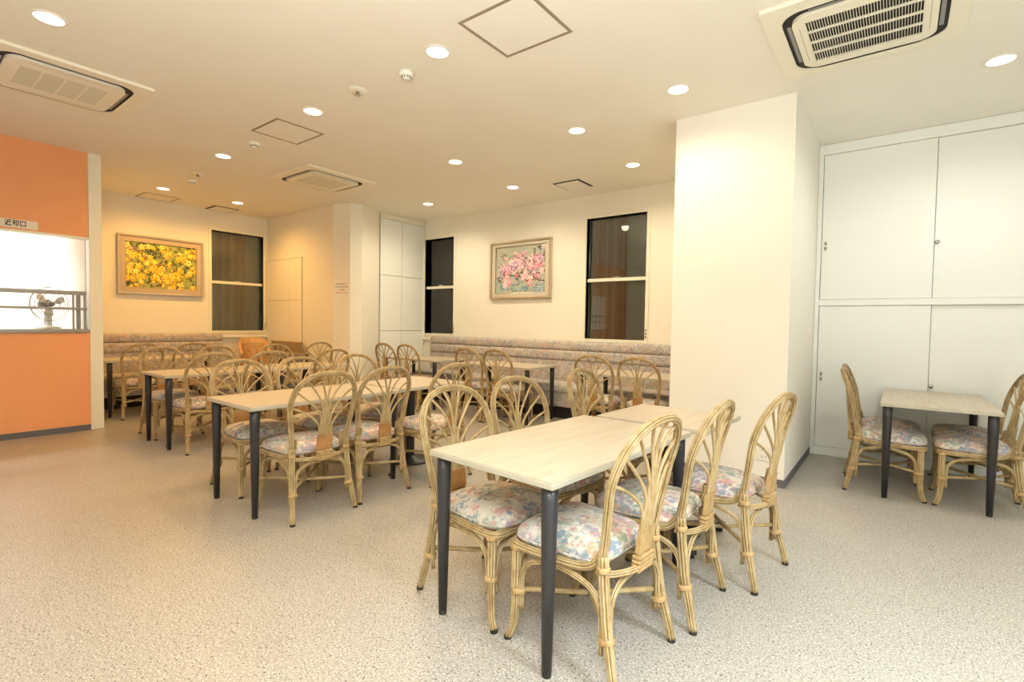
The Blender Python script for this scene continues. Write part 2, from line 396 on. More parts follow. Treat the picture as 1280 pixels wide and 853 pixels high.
# windows (dark at night: glass, double-hung sash bar, curtain and blind behind)
def window(name, loc, rz, w, curtain_cover):
    # local: x along wall 0..w, y into the wall (+) , z up
    r = sroot(name, loc, rz)
    z0, z1 = WZ0, WZ1
    fr = MB(); b = .045
    fr.bbox(-b, -.018, z0-b, 0, .10, z1+b, .004); fr.bbox(w, -.018, z0-b, w+b, .10, z1+b, .004)
    fr.bbox(0, -.018, z1, w, .10, z1+b, .004); fr.bbox(0, -.018, z0-b, w, .10, z0, .004)
    fr.obj('window_frame', M['frame'], r)
    MB().bbox(-b-.02, -.045, z0-b-.075, w+b+.02, -.002, z0-b-.045, .004).obj('window_sill', M['frame'], r)
    MB().box(0.002, .075, z0, w-.002, .081, z1).obj('pane', M['glass'], r)
    sb = MB().bbox(.004, .025, 1.845, w-.004, .07, 1.89, .003).obj('sash_bar', M['frame'], r)
    MB().bbox(w/2-.05, .035, 1.89, w/2+.05, .065, 1.915, .006).obj('sash_lock', M['chrome'], sb)
    hd = MB()
    for k in range(3): hd.bbox(w+.012, -.026, z0+.03+k*.045, w+.03, -.018, z0+.055+k*.045, .002)
    hd.obj('latch', M['pull'], r)
    if curtain_cover:
        a, bb = curtain_cover; n = 64; vs = []; fs = []
        for i in range(n+1):
            x = w*(a+(bb-a)*i/n); y = .122+.014*math.sin(i*.95)+.006*math.sin(i*2.3)
            vs += [(x, y, z0-.04), (x, y, z1+.04)]
        fs = [(2*i, 2*i+2, 2*i+3, 2*i+1) for i in range(n)]
        MB().add(vs, fs, True).obj('curtain', M['curtain'], r)
    nb = MB(); nb.box(-.04, .15, z0-.1, w+.04, .17, z1+.1); nb.box(-.06, .12, z0-.1, -.04, .17, z1+.1); nb.box(w+.04, .12, z0-.1, w+.06, .17, z1+.1)
    nb.box(-.06, .12, z0-.12, w+.06, .17, z0-.1); nb.box(-.06, .12, z1+.1, w+.06, .17, z1+.12)
    nb.obj('outer_blind', M['nightwall'], r)
    return r
window('window_1', (XY, 3.53, 0), PI/2, .85, (.12, .75))
window('window_2', (XC+.015, YP, 0), 0, .715, None)
window('window_3', (-3.465, YP, 0), 0, .875, (.10, .62))
# ------------------------------------------------------------------ built-in cupboards
def flush_door(name, par, x0, x1, z0, z1, y=0, th=.018, m=None):
    return MB().bbox(x0, y-th, z0, x1, y, z1, .002, 1).obj(name, m or M['door'], par)
# right alcove: sliding-door closet
cl = thing('sliding_closet', 'tall white closet with four sliding doors filling the alcove right of the pillar', 'closet', (XQ, YR, 0))
fr = MB(); cw = XR-XQ
MB().bbox(.002, -.02, 0, .04, .028, H-.002, .002).obj('side_jamb', M['door'], cl)
MB().bbox(.04, -.02, 2.945, cw, .028, H-.002, .002).obj('head_rail', M['door'], cl)
MB().bbox(.04, -.02, 1.475, cw, .028, 1.535, .002).obj('middle_rail', M['door'], cl)
MB().bbox(.04, -.012, 0, cw, .028, .085, .002).obj('bottom_rail', M['door'], cl)
xs = [.042, .895, 1.75, 2.6, 3.22]
for r_, (z0, z1) in enumerate(((.088, 1.472), (1.538, 2.942))):
    for k in range(4):
        x0, x1 = xs[k], xs[k+1]; yy = -.004 if k % 2 == 0 else .012
        d = flush_door('door', cl, x0+.002, x1+(.02 if k % 2 else -.002), z0, z1, yy+.008, .014)
        zh = (.78 if r_ == 0 else 2.06)
        if k == 0:
            hp = MB(); hp.bbox(x0+.02, yy-.012, zh-.05, x0+.05, yy-.003, zh+.05, .004); hp.obj('recessed_pull', M['plastic'], d)
            for q in (-.025, .022): MB().bbox(x0+.026, yy-.0145, zh+q-.016, x0+.044, yy-.010, zh+q+.016, .003).obj('pull_slot', M['pull'], d)
        if k == 1:
            MB().tube([(x0+.02, yy-.006, zh-.03), (x0+.02, yy-.02, zh-.03)], .016, 14).obj('lock', M['chrome'], d)
# corner cupboard beside the small window
cc = thing('corner_cupboard', 'white flush corner cupboard of six doors left of the narrow window', 'cupboard', (XC-.04, 5.2, 0), PI/2)
ML = YP-5.2
MB().box(.012, 0, .02, ML-.004, .0005, H-.01).obj('dark_joint', M['black'], cc)
MB().bbox(.012, -.03, 2.955, ML-.004, -.001, H-.003, .002).obj('head_rail', M['frame'], cc); MB().bbox(.012, -.03, .002, ML-.004, -.001, .08, .002).obj('kick_plate', M['frame'], cc)
for z0, z1 in ((.084, 1.098), (1.104, 2.022), (2.028, 2.95)):
    flush_door('door', cc, .018, .463, z0, z1, -.001, .028); flush_door('door', cc, .469, ML-.008, z0, z1, -.001, .028)
# niche cupboard behind the wicker armchair
nc = thing('niche_cupboard', 'cream flush wall cupboard between the tall window and the notice column', 'cupboard', (XY, Y1, 0))
MB().box(.01, -.002, .02, 1.18, -.0005, 2.31).obj('dark_joint', M['alu'], nc)
for x0, x1 in ((.012, .768), (.774, 1.17)):
    for z0, z1 in ((.03, .78), (.786, 1.588), (1.594, 2.285)):
        flush_door('door', nc, x0, x1, z0, z1, -.002, .012, M['wall'])
MB().bbox(.008, -.018, 2.289, 1.185, -.0005, 2.306, .002).obj('top_trim', M['wall'], nc)

# ------------------------------------------------------------------ ceiling fittings
def downlight(i, x, y, colr, pw):
    names = ['over the orange wall corner at upper left', 'largest of the ceiling, left of the square hatch', 'beside the small access hatch', 'above the third row of tables, left of the ceiling air conditioner',
             'nearest the yellow flower painting', 'over the niche, right of the dark-edged vent', 'in mid ceiling right of the middle air conditioner', 'left of the pillar lamp in the second line',
             'closest to the big white pillar', 'last before the pillar in the row along the bench', 'in front of the pink blossom painting', 'above the corner cupboard', 'over the alcove table at far right']
    t = thing('downlight', 'round recessed ceiling lamp ' + names[i], 'ceiling lamp', (x, y, H), 0, 'recessed ceiling downlights')
    MB().ring([(.088*math.cos(a*PI/16), .088*math.sin(a*PI/16)) for a in range(32)], [(.072*math.cos(a*PI/16), .072*math.sin(a*PI/16)) for a in range(32)], -.006, -.0005).obj('trim_ring', M['plastic'], t)
    MB().cyl((0, 0), .0715, -.004, -.001, 32).obj('lens', M['lamp_w'] if colr is WARM else M['lamp_n'] if colr is NEU else M['lamp_m'], t)
    d = bpy.data.lights.new('downlight_bulb', 'SPOT'); o = bpy.data.objects.new('downlight_bulb', d); COL.objects.link(o)
    d.energy = pw; d.color = colr; d.spot_size = math.radians(165); d.spot_blend = .75; d.shadow_soft_size = .065
    o.location = (0, 0, -.02); o.parent = t
for i, dl in enumerate(DOWNLIGHTS): downlight(i, *dl)
up = thing('added_uplighter', 'white uplighter added behind the camera as bounce fill', 'floor lamp', (BOUNCE[0], BOUNCE[1], 0))
MB().lathe([(.15, 0), (.15, .015), (.03, .03)], sides=24).obj('base', M['plastic'], up)  # stand modelled around the added bounce fill
MB().cyl((0, 0), .014, .03, 1.62, 12).obj('pole', M['plastic'], up)
MB().lathe([(.03, 1.60), (.20, 1.69), (.195, 1.69), (.03, 1.61)], sides=28).obj('bowl_shade', M['plastic'], up)
for (x, y), lb in zip(FILL, ('rectangular white fill panel added behind the camera', 'rectangular white fill panel added right of the camera')):
    t = thing('added_fill_panel', lb, 'ceiling lamp', (x, y, H))  # unseen fixture body added around the fill light
    MB().ring(rrect(.64, .34, .02, 2), rrect(.59, .29, .02, 2), -.05, 0).obj('housing', M['plastic'], t)
    MB().box(-.59, -.29, -.045, .59, .29, -.04).obj('diffuser', M['tube'], t)
def hatch(label, x0, y0, x1, y1):
    hx, hy = (x1-x0)/2, (y1-y0)/2
    t = thing('ceiling_hatch', label, 'hatch', ((x0+x1)/2, (y0+y1)/2, H), 0, 'ceiling access hatches')
    MB().ring(rrect(hx, hy, .002, 1), rrect(hx-.02, hy-.02, .002, 1), -.004, -.0005).obj('frame', M['alu'], t)
    MB().box(-hx+.022, -hy+.022, -.003, hx-.022, hy-.022, -.0005).obj('panel', M['ceil'], t)
hatch('large square access hatch at the top of the photo', -2.145, 2.205, -1.635, 2.685)
hatch('square access hatch right of the left air conditioner', -4.915, 2.28, -4.425, 2.745)
hatch('faint access hatch above the yellow flower painting', -8.97, 2.49, -8.55, 2.94)
def vent(label, x, y):
    t = thing('ceiling_vent', label, 'vent', (x, y, H), 0, 'dark edged ceiling vents')
    MB().box(-.19, -.19, -.002, .19, .19, -.0005).obj('vent_gap', M['black'], t)
    MB().bbox(-.16, -.16, -.014, .16, .16, -.004, .003).obj('plate', M['ceil'], t)
vent('square vent plate with dark gap near the pink blossom painting', -3.36, 5.595)
vent('square vent plate with dark gap above the tall left window', -8.78, 3.62)
def detector(label, x, y, big=True):
    t = thing('smoke_detector', label, 'smoke detector', (x, y, H), 0, 'ceiling smoke detectors')
    MB().lathe([(.052, -.0005), (.052, -.018), (.046, -.03), (.036, -.034)], sides=24).obj('base', M['plastic'], t)
    MB().lathe([(.034, -.034), (.033, -.046), (.022, -.055), (.006, -.056)], sides=24).obj('sensor_head', M['plastic'], t)
    sl = MB()
    for k in range(12):
        a = 2*PI*k/12; sl.box(.031*math.cos(a)-.004, .031*math.sin(a)-.004, -.047, .031*math.cos(a)+.004, .031*math.sin(a)+.004, -.037)
    sl.obj('slots', M['black'], t)
detector('round smoke detector next to the largest ceiling lamp', -2.853, 2.416)
detector('round smoke detector beside the small access hatch', -5.216, 2.456)
detector('round smoke detector farthest back, near the yellow painting', -7.286, 2.638)
def sprinkler(label, x, y):
    t = thing('sprinkler', label, 'sprinkler', (x, y, H), 0, 'flat ceiling sprinkler discs')
    MB().lathe([(.075, -.0005), (.075, -.006), (.06, -.012), (.02, -.014)], sides=28).obj('cover_disc', M['plastic'], t)
    MB().lathe([(.013, -.014), (.013, -.03), (.022, -.032), (.022, -.035), (.004, -.036)], sides=14).obj('nozzle', M['chrome'], t)
sprinkler('flat round sprinkler disc left of the largest ceiling lamp smoke detector', -3.385, 2.383)
sprinkler('faint round sprinkler disc by the farthest smoke detector', -6.909, 2.564)

def cassette(label, x, y, style, rz=0):
    t = thing('ceiling_air_conditioner', label, 'air conditioner', (x, y, H), rz, 'four way ceiling air conditioners')
    s = .475
    MB().ring(rrect(s, s, .012, 2), [(a*1.0, b*1.0) for a, b in rrect(.385, .385, .012, 2)], -.022, -.0005).obj('outer_panel', M['cassette'], t)
    MB().box(-.43, -.43, -.010, .43, .43, -.004).obj('air_slot', M['black'], t)
    MB().ring(rrect(.386, .386, .10, 8), rrect(.34, .34, .08, 8), -.014, -.011).obj('slot_shadow', M['black'], t)
    # corner infill between square opening and rounded slot
    inf = MB(); outer = rrect(.386, .386, .001, 8); inner = rrect(.385, .385, .12, 8)
    inf.ring(outer, inner, -.0222, -.012); inf.obj('corner_panel', M['cassette'], t)
    flap = MB()
    for a in range(4):
        c, sn = math.cos(a*PI/2), math.sin(a*PI/2)
        pts = [(-.24, .345), (.24, .345), (.24, .366), (-.24, .366)]
        flap.poly([(p[0]*c-p[1]*sn, p[0]*sn+p[1]*c) for p in pts], -.020, -.016)
    flap.obj('louvre', M['pull'], t)
    inner = MB(); inner.ring(rrect(.337, .337, .09, 8), rrect(.272, .272, .006, 8), -.034, -.012); inner.obj('inner_panel', M['cassette'], t)
    if style == 'grille':
        MB().box(-.272, -.272, -.016, .272, .272, -.012).obj('grille_recess', M['black'], t)
        g = MB(); n = 40
        for k in range(n+1):
            xx = -.270+.540*k/n; g.box(xx-.0014, -.27, -.033, xx+.0014, .27, -.022)
        o = g.obj('grille_bars', M['cassette'], t); o['kind'] = 'stuff'
        for k in range(5):
            yy = -.266+.532*k/4; MB().box(-.272, yy-.004, -.0345, .272, yy+.004, -.0215).obj('grille_rail', M['cassette'], t)
    else:
        MB().box(-.272, -.272, -.033, .272, .272, -.016).obj('intake_cover', M['cassette'], t)
        for k in range(4):
            y0 = -.25+k*.128; MB().box(-.20, y0, -.0345, .20, y0+.112, -.0325).obj('filter_patch', M['filter'], t)
    ln = MB()
    for sx in (-1, 1): ln.box(sx*.303-.0012, -.22, -.0348, sx*.303+.0012, .22, -.0338)
    ln.obj('panel_seam', M['alu'], t)
    return t
cassette('ceiling air conditioner with black slatted grille at upper right', -.215, 3.615, 'grille')
cassette('ceiling air conditioner at upper left with four pale filter patches', -5.145, .965, 'patch')
cassette('smallest looking ceiling air conditioner, in the middle over the tables', -5.87, 3.62, 'patch')

# ------------------------------------------------------------------ serving hatch fittings
sh = thing('serving_counter', 'stainless steel return counter with guard rails in the orange wall opening', 'counter', (XO, 0, 0))
MB().bbox(-.55, -1.5, OZ0-.022, .018, OY1, OZ0+.018, .004).obj('counter_shelf', M['steel'], sh)
rl = MB().bbox(-.02, -1.5, 1.49, .012, OY1-.006, 1.53, .004).obj('top_rail', M['steel'], sh)
MB().bbox(-.13, -1.5, 1.49, -.10, OY1-.006, 1.51, .004).obj('top_rail', M['steel'], sh)
MB().bbox(-.012, -1.5, 1.325, .012, OY1-.002, 1.352, .004).obj('middle_rail', M['steel'], sh)
for yy in (1.392, 1.488, -.6):
    MB().bbox(-.012, yy, OZ0+.018, .008, yy+.018, 1.49, .003).obj('rail_post', M['steel'], sh)
MB().bbox(-.10, 1.44, OZ0+.018, -.06, 1.475, 1.49, .003).obj('end_plate', M['steel'], sh)
# sign
sg = thing('return_sign', 'narrow white sign reading return window in Japanese above the opening', 'sign', (XO, .80, 2.18), PI/2)
MB().bbox(-.18, -.0035, -.042, .33, -.0003, .042, .001, 1).obj('plate', M['label'], sg)
def text(body, size, loc, parent, m, ext=.0006, name='lettering'):
    cu = bpy.data.curves.new(name, 'FONT'); cu.body = body; cu.size = size; cu.extrude = ext
    cu.align_x = 'CENTER'; cu.align_y = 'CENTER'; cu.offset = size*.02
    o = bpy.data.objects.new('tmp_text', cu); COL.objects.link(o)
    dg = bpy.context.evaluated_depsgraph_get()
    me = bpy.data.meshes.new_from_object(o.evaluated_get(dg)); me.name = name
    bpy.data.objects.remove(o); me.materials.clear(); me.materials.append(m)
    t = inst(name, me, parent); t.location = loc; t.rotation_euler = (PI/2, 0, 0); return t
text('返却口', .068, (.165, -.0042, 0), sg, M['print']).scale = (.80, 1, 1)
# electric fan standing inside the hatch
fn = thing('electric_fan', 'white electric fan on the kitchen side of the steel counter', 'fan', (-7.42, 1.255, OZ0+.018), math.radians(20))
MB().lathe([(.11, 0), (.11, .012), (.06, .03), (.03, .04)], sides=24).obj('base', M['fanwhite'], fn)
MB().lathe([(.036, .03), (.034, .12), (.024, .13), (.022, .24)], sides=16).obj('pole', M['fanwhite'], fn)
def ringpts(r, c, n=40): return [(c[0], c[1]+r*math.cos(2*PI*k/n), c[2]+r*math.sin(2*PI*k/n)) for k in range(n)]
cz = .27
MB().tube([(-.10, 0, cz), (-.09, 0, cz), (.0, 0, cz), (.01, 0, cz)], [.03, .05, .05, .03], 18).obj('motor_housing', M['fandark'], fn)
gr = MB()
for r, xx in ((.185, .045), (.18, .02), (.06, .085), (.12, .075), (.12, .0)): gr.tube(ringpts(r, (xx, 0, cz)), .003, 6, closed=True)
for k in range(32):
    a = 2*PI*k/32; c, s_ = math.cos(a), math.sin(a)
    gr.tube([(.085, .03*c, cz+.03*s_), (.078, .11*c, cz+.11*s_), (.045, .185*c, cz+.185*s_), (.02, .18*c, cz+.18*s_), (-.002, .06*c, cz+.06*s_)], .0011, 4)
gr.obj('guard', M['fangrey'], fn)
for k in range(3):
    a = 2*PI*k/3+.4; vs = []; fs = []
    for i in range(7):
        rr = .03+.12*i/6; wdt = .5*math.sin(.5+2.2*i/6)
        for j in range(5):
            b_ = a+wdt*(j/4-.5)*1.6; vs.append((.035+.02*(j/4-.5), rr*math.cos(b_), cz+rr*math.sin(b_)))
    for i in range(6):
        for j in range(4): fs.append((i*5+j, i*5+j+1, i*5+j+6, i*5+j+5))
    MB().add(vs, fs, True).obj('blade', M['fanwhite'], fn)
MB().tube([(.03, 0, cz), (.075, 0, cz), (.088, 0, cz)], [.03, .028, .012], 16).obj('hub', M['fandark'], fn)
# kitchen shelf panel behind
# ------------------------------------------------------------------ paintings
def srgb(c): return tuple((x/255/12.92 if x/255 <= .04045 else ((x/255+.055)/1.055)**2.4) for x in c)
def paint_canvas(name, w, h, img, parent, y):
    ny, nx, _ = img.shape
    vs = [(-w/2+w*i/nx, y, -h/2+h*j/ny) for j in range(ny+1) for i in range(nx+1)]
    fs = [(j*(nx+1)+i, j*(nx+1)+i+1, (j+1)*(nx+1)+i+1, (j+1)*(nx+1)+i) for j in range(ny) for i in range(nx)]
    me = bpy.data.meshes.new(name); me.from_pydata(vs, [], fs); me.materials.append(M['canvas'])
    a = me.color_attributes.new('paint', 'FLOAT_COLOR', 'CORNER')
    col = np.ones((ny*nx, 4, 4), np.float32); col[:, :, :3] = img.reshape(-1, 1, 3)
    a.data.foreach_set('color', col.ravel()); me.update()
    return inst(name, me, parent)
rng = np.random.default_rng(5)
def blob(img, cx, cy, r, col, petals=5, ph=0, al=.95, amp=.22, sq=1.0):
    ny, nx, _ = img.shape; yy, xx = np.mgrid[0:ny, 0:nx]
    dx, dy = (xx-cx), (yy-cy)*sq; d = np.hypot(dx, dy); a = np.arctan2(dy, dx)
    m = d < r*(1-amp+amp*np.cos(petals*a+ph))
    img[m] = img[m]*(1-al) + np.array(col)*al
def yellow_img(nx=150, ny=104):
    img = np.zeros((ny, nx, 3)); img[:] = srgb((150, 160, 80))
    for _ in range(260): blob(img, rng.uniform(0, nx), rng.uniform(0, ny), rng.uniform(3, 8), [srgb(c) for c in ((60, 82, 50), (105, 120, 60), (170, 170, 110), (190, 180, 70), (48, 60, 45))][rng.integers(5)], 3, rng.uniform(0, 6), .85, .35)
    for _ in range(12): blob(img, rng.uniform(0, nx), rng.uniform(0, ny), rng.uniform(5, 10), srgb((50, 66, 46)), 3, rng.uniform(0, 6), .9, .3)
    for _ in range(95):
        x, y, r = rng.uniform(0, nx), rng.uniform(0, ny)*.95, rng.uniform(5.5, 10)
        blob(img, x+.8, y-1, r, srgb((205, 145, 20)), 5, rng.uniform(0, 6), .8)
        c = [srgb(q) for q in ((248, 205, 40), (255, 222, 70), (242, 190, 30), (250, 230, 110))][rng.integers(4)]
        p = rng.uniform(0, 6); blob(img, x, y, r*.9, c, 5, p); blob(img, x-1, y+1, r*.5, srgb((255, 235, 130)), 5, p, .6)
        if rng.random() < .6: blob(img, x, y, r*.24, srgb((215, 120, 20)), 4, 0, .9)
    for _ in range(70): blob(img, rng.uniform(0, nx), rng.uniform(0, ny), rng.uniform(2, 6), [srgb(c) for c in ((42, 52, 36), (75, 92, 50), (95, 80, 40))][rng.integers(3)], 3, rng.uniform(0, 6), .9, .4)
    blob(img, 17, 88, 7, srgb((128, 92, 120)), 5, 0, .9)
    return img
def pink_img(nx=128, ny=100):
    img = np.zeros((ny, nx, 3)); img[:] = srgb((176, 178, 160))
    for _ in range(120):
        x, y = rng.uniform(0, nx), rng.uniform(0, ny)
        c = [(186, 186, 160), (168, 180, 190), (200, 192, 170), (150, 165, 185)][rng.integers(4)] if y > 25 else [(90, 130, 165), (110, 150, 180), (165, 190, 190), (150, 190, 150)][rng.integers(4)]
        blob(img, x, y, rng.uniform(5, 13), srgb(c), 3, rng.uniform(0, 6), .55, .3, 1.8)
    def branch(x0, y0, x1, y1, w):
        for t in np.linspace(0, 1, 60):
            blob(img, x0+(x1-x0)*t, y0+(y1-y0)*t+2.5*math.sin(t*7), w*(.5+.5*t), srgb((84, 66, 44)), 3, 0, .9, .1)
    branch(2, 32, 128, 42, 2.6); branch(20, 60, 60, 38, 1.6); branch(60, 38, 126, 76, 2.2); branch(6, 56, 48, 46, 1.3); branch(80, 40, 128, 22, 1.8)
    for _ in range(60):
        x = rng.uniform(5, nx); y = 30+ .36*x + rng.normal(0, 14)
        blob(img, x, y, rng.uniform(2.5, 6), [srgb(c) for c in ((92, 80, 48), (120, 96, 60), (70, 72, 50), (140, 100, 70))][rng.integers(4)], 2, rng.uniform(0, 6), .85, .45)
    for _ in range(80):
        x = rng.uniform(14, nx)
        y = rng.choice([50, 58, 24, 66, 80], p=[.3, .25, .2, .15, .1])+.16*(x-50)+rng.normal(0, 5)
        r = rng.uniform(4.5, 10)
        c = [srgb(q) for q in ((238, 172, 184), (246, 198, 204), (222, 130, 150), (250, 222, 222), (190, 150, 190))][rng.integers(5)]
        p = rng.uniform(0, 6); blob(img, x, y, r, c, 5, p); blob(img, x+.6, y+1, r*.55, srgb((252, 222, 224)), 5, p, .6)
        if rng.random() < .5: blob(img, x, y, r*.2, srgb((190, 70, 80)), 4, 0, .9)
    for _ in range(95): blob(img, rng.uniform(8, nx), rng.uniform(22, 84), rng.uniform(1.5, 5), srgb([(74, 62, 44), (96, 80, 56), (120, 86, 60)][rng.integers(3)]), 2, rng.uniform(0, 6), .85, .5)
    for _ in range(16): blob(img, rng.uniform(40, nx), rng.uniform(2, 18), rng.uniform(3, 7), srgb([(70, 112, 150), (96, 136, 168), (60, 90, 120)][rng.integers(3)]), 2, rng.uniform(0, 6), .7, .2, 2.4)
    for _ in range(26): blob(img, rng.uniform(86, 124), rng.uniform(16, 24), 1.2, srgb((235, 235, 225) if rng.random() < .6 else (40, 50, 60)), 3)
    for _ in range(10): blob(img, rng.uniform(30, 60), rng.uniform(4, 10), 2, srgb((40, 44, 46)), 2, 0, .9, .4, 1.8)
    return img
def picture(name, label, loc, rz, w, h, cw, ch, img, mount):
    t = thing(name, label, 'painting', loc, rz)
    def fr(ow, oh, iw, ih, y0, y1, nm, m):
        mb = MB()
        mb.bbox(-ow/2, y0, ih/2, ow/2, y1, oh/2, .004); mb.bbox(-ow/2, y0, -oh/2, ow/2, y1, -ih/2, .004)
        mb.bbox(-ow/2, y0, -ih/2, -iw/2, y1, ih/2, .004); mb.bbox(iw/2, y0, -ih/2, ow/2, y1, ih/2, .004)
        return mb.obj(nm, m, t)
    fr(w, h, w-.06, h-.06, -.05, -.001, 'moulding', M['gold'])
    fr(w-.06, h-.06, cw+.016, ch+.016, -.034, -.012, 'mount', mount)
    fr(cw+.02, ch+.02, cw, ch, -.038, -.02, 'inner_fillet', M['gold'])
    paint_canvas('canvas', cw, ch, img, t, -.022)
picture('yellow_flower_painting', 'framed painting of yellow flowers on the far left wall', (XY+.001, 2.833, 2.04), PI/2, 1.13, .875, .93, .665, yellow_img(), M['mount'])
picture('pink_blossom_painting', 'framed painting of pink blossoms above the long bench', (-4.607, YP-.001, 2.08), 0, 1.15, .885, .935, .715, pink_img(), M['mount_silver'])

# notice on the column, outlet plate on the pillar
nd = Vector((P2[0]-P1[0], P2[1]-P1[1])); na = math.atan2(nd.y, nd.x); nm_ = (Vector(P1)+Vector(P2))/2
nt_ = thing('notice', 'small paper notice with black and red lines on the corner column', 'notice', (nm_.x, nm_.y, 1.745), na)
MB().box(-.135, -.0025, -.12, .135, -.0008, .12).obj('sheet', M['paper'], nt_)
def marks(z, x0, x1, m, seed):
    rr = random.Random(seed); mb = MB(); x = x0
    while x < x1:
        w = rr.uniform(.009, .016)
        mb.box(x, -.0032, z-.010, x+.003, -.0024, z+.010); mb.box(x, -.0032, z+.004, x+w, -.0024, z+.007); mb.box(x, -.0032, z-.009, x+w*.8, -.0024, z-.006)
        if rr.random() < .6: mb.box(x+w*.6, -.0032, z-.008, x+w*.6+.003, -.0024, z+.010)
        x += w+.008
    mb.obj('print_line', m, nt_)
marks(.075, -.105, .085, M['print'], 1); marks(.03, -.105, .11, M['print'], 2); marks(-.015, -.03, .06, M['print'], 3); marks(-.062, -.095, .115, M['redprint'], 4)
ol = thing('wall_outlet', 'white double outlet plate low on the pillar behind the rattan chair', 'outlet', (-.811, YQ, .25))
MB().bbox(-.06, -.008, -.06, .06, -.0005, .06, .003).obj('plate', M['plastic'], ol)
sl = MB()
for zz in (-.025, .025):
    for xx in (-.014, .014): sl.box(xx-.002, -.0092, zz-.009, xx+.002, -.0078, zz+.009)
sl.obj('slots', M['pull'], ol)

# ------------------------------------------------------------------ upholstered benches
def bench(label, loc, rz, L):
    # local: x along wall 0..L, y: 0 at wall, negative into room
    t = thing('bench', label, 'bench', loc, rz, 'long floral wall benches')
    def roll(nm, y0, y1, z0, z1, r=.05):
        return MB().bbox(0, y0, z0, L, y1, z1, r, 5).obj(nm, M['bfabric'], t)
    roll('top_roll', -.20, -.02, .885, 1.02, .045); roll('back_roll', -.205, -.02, .745, .892, .04)
    roll('backrest', -.19, -.02, .40, .755, .03); roll('seat_cushion', -.58, -.10, .34, .46, .045)
    MB().bbox(.01, -.555, .16, L-.01, -.04, .36, .01, 2).obj('seat_base', M['bfabric'], t)
    MB().box(.02, -.50, 0, L-.02, -.04, .17).obj('plinth', M['black'], t)
    return t
bench('long grey pink floral bench along the wall with the pink blossom painting', (-6.40, YP, 0), 0, 6.40-1.60)
bench('warm toned floral bench under the yellow flower painting', (XY, 1.70, 0), PI/2, 1.93)

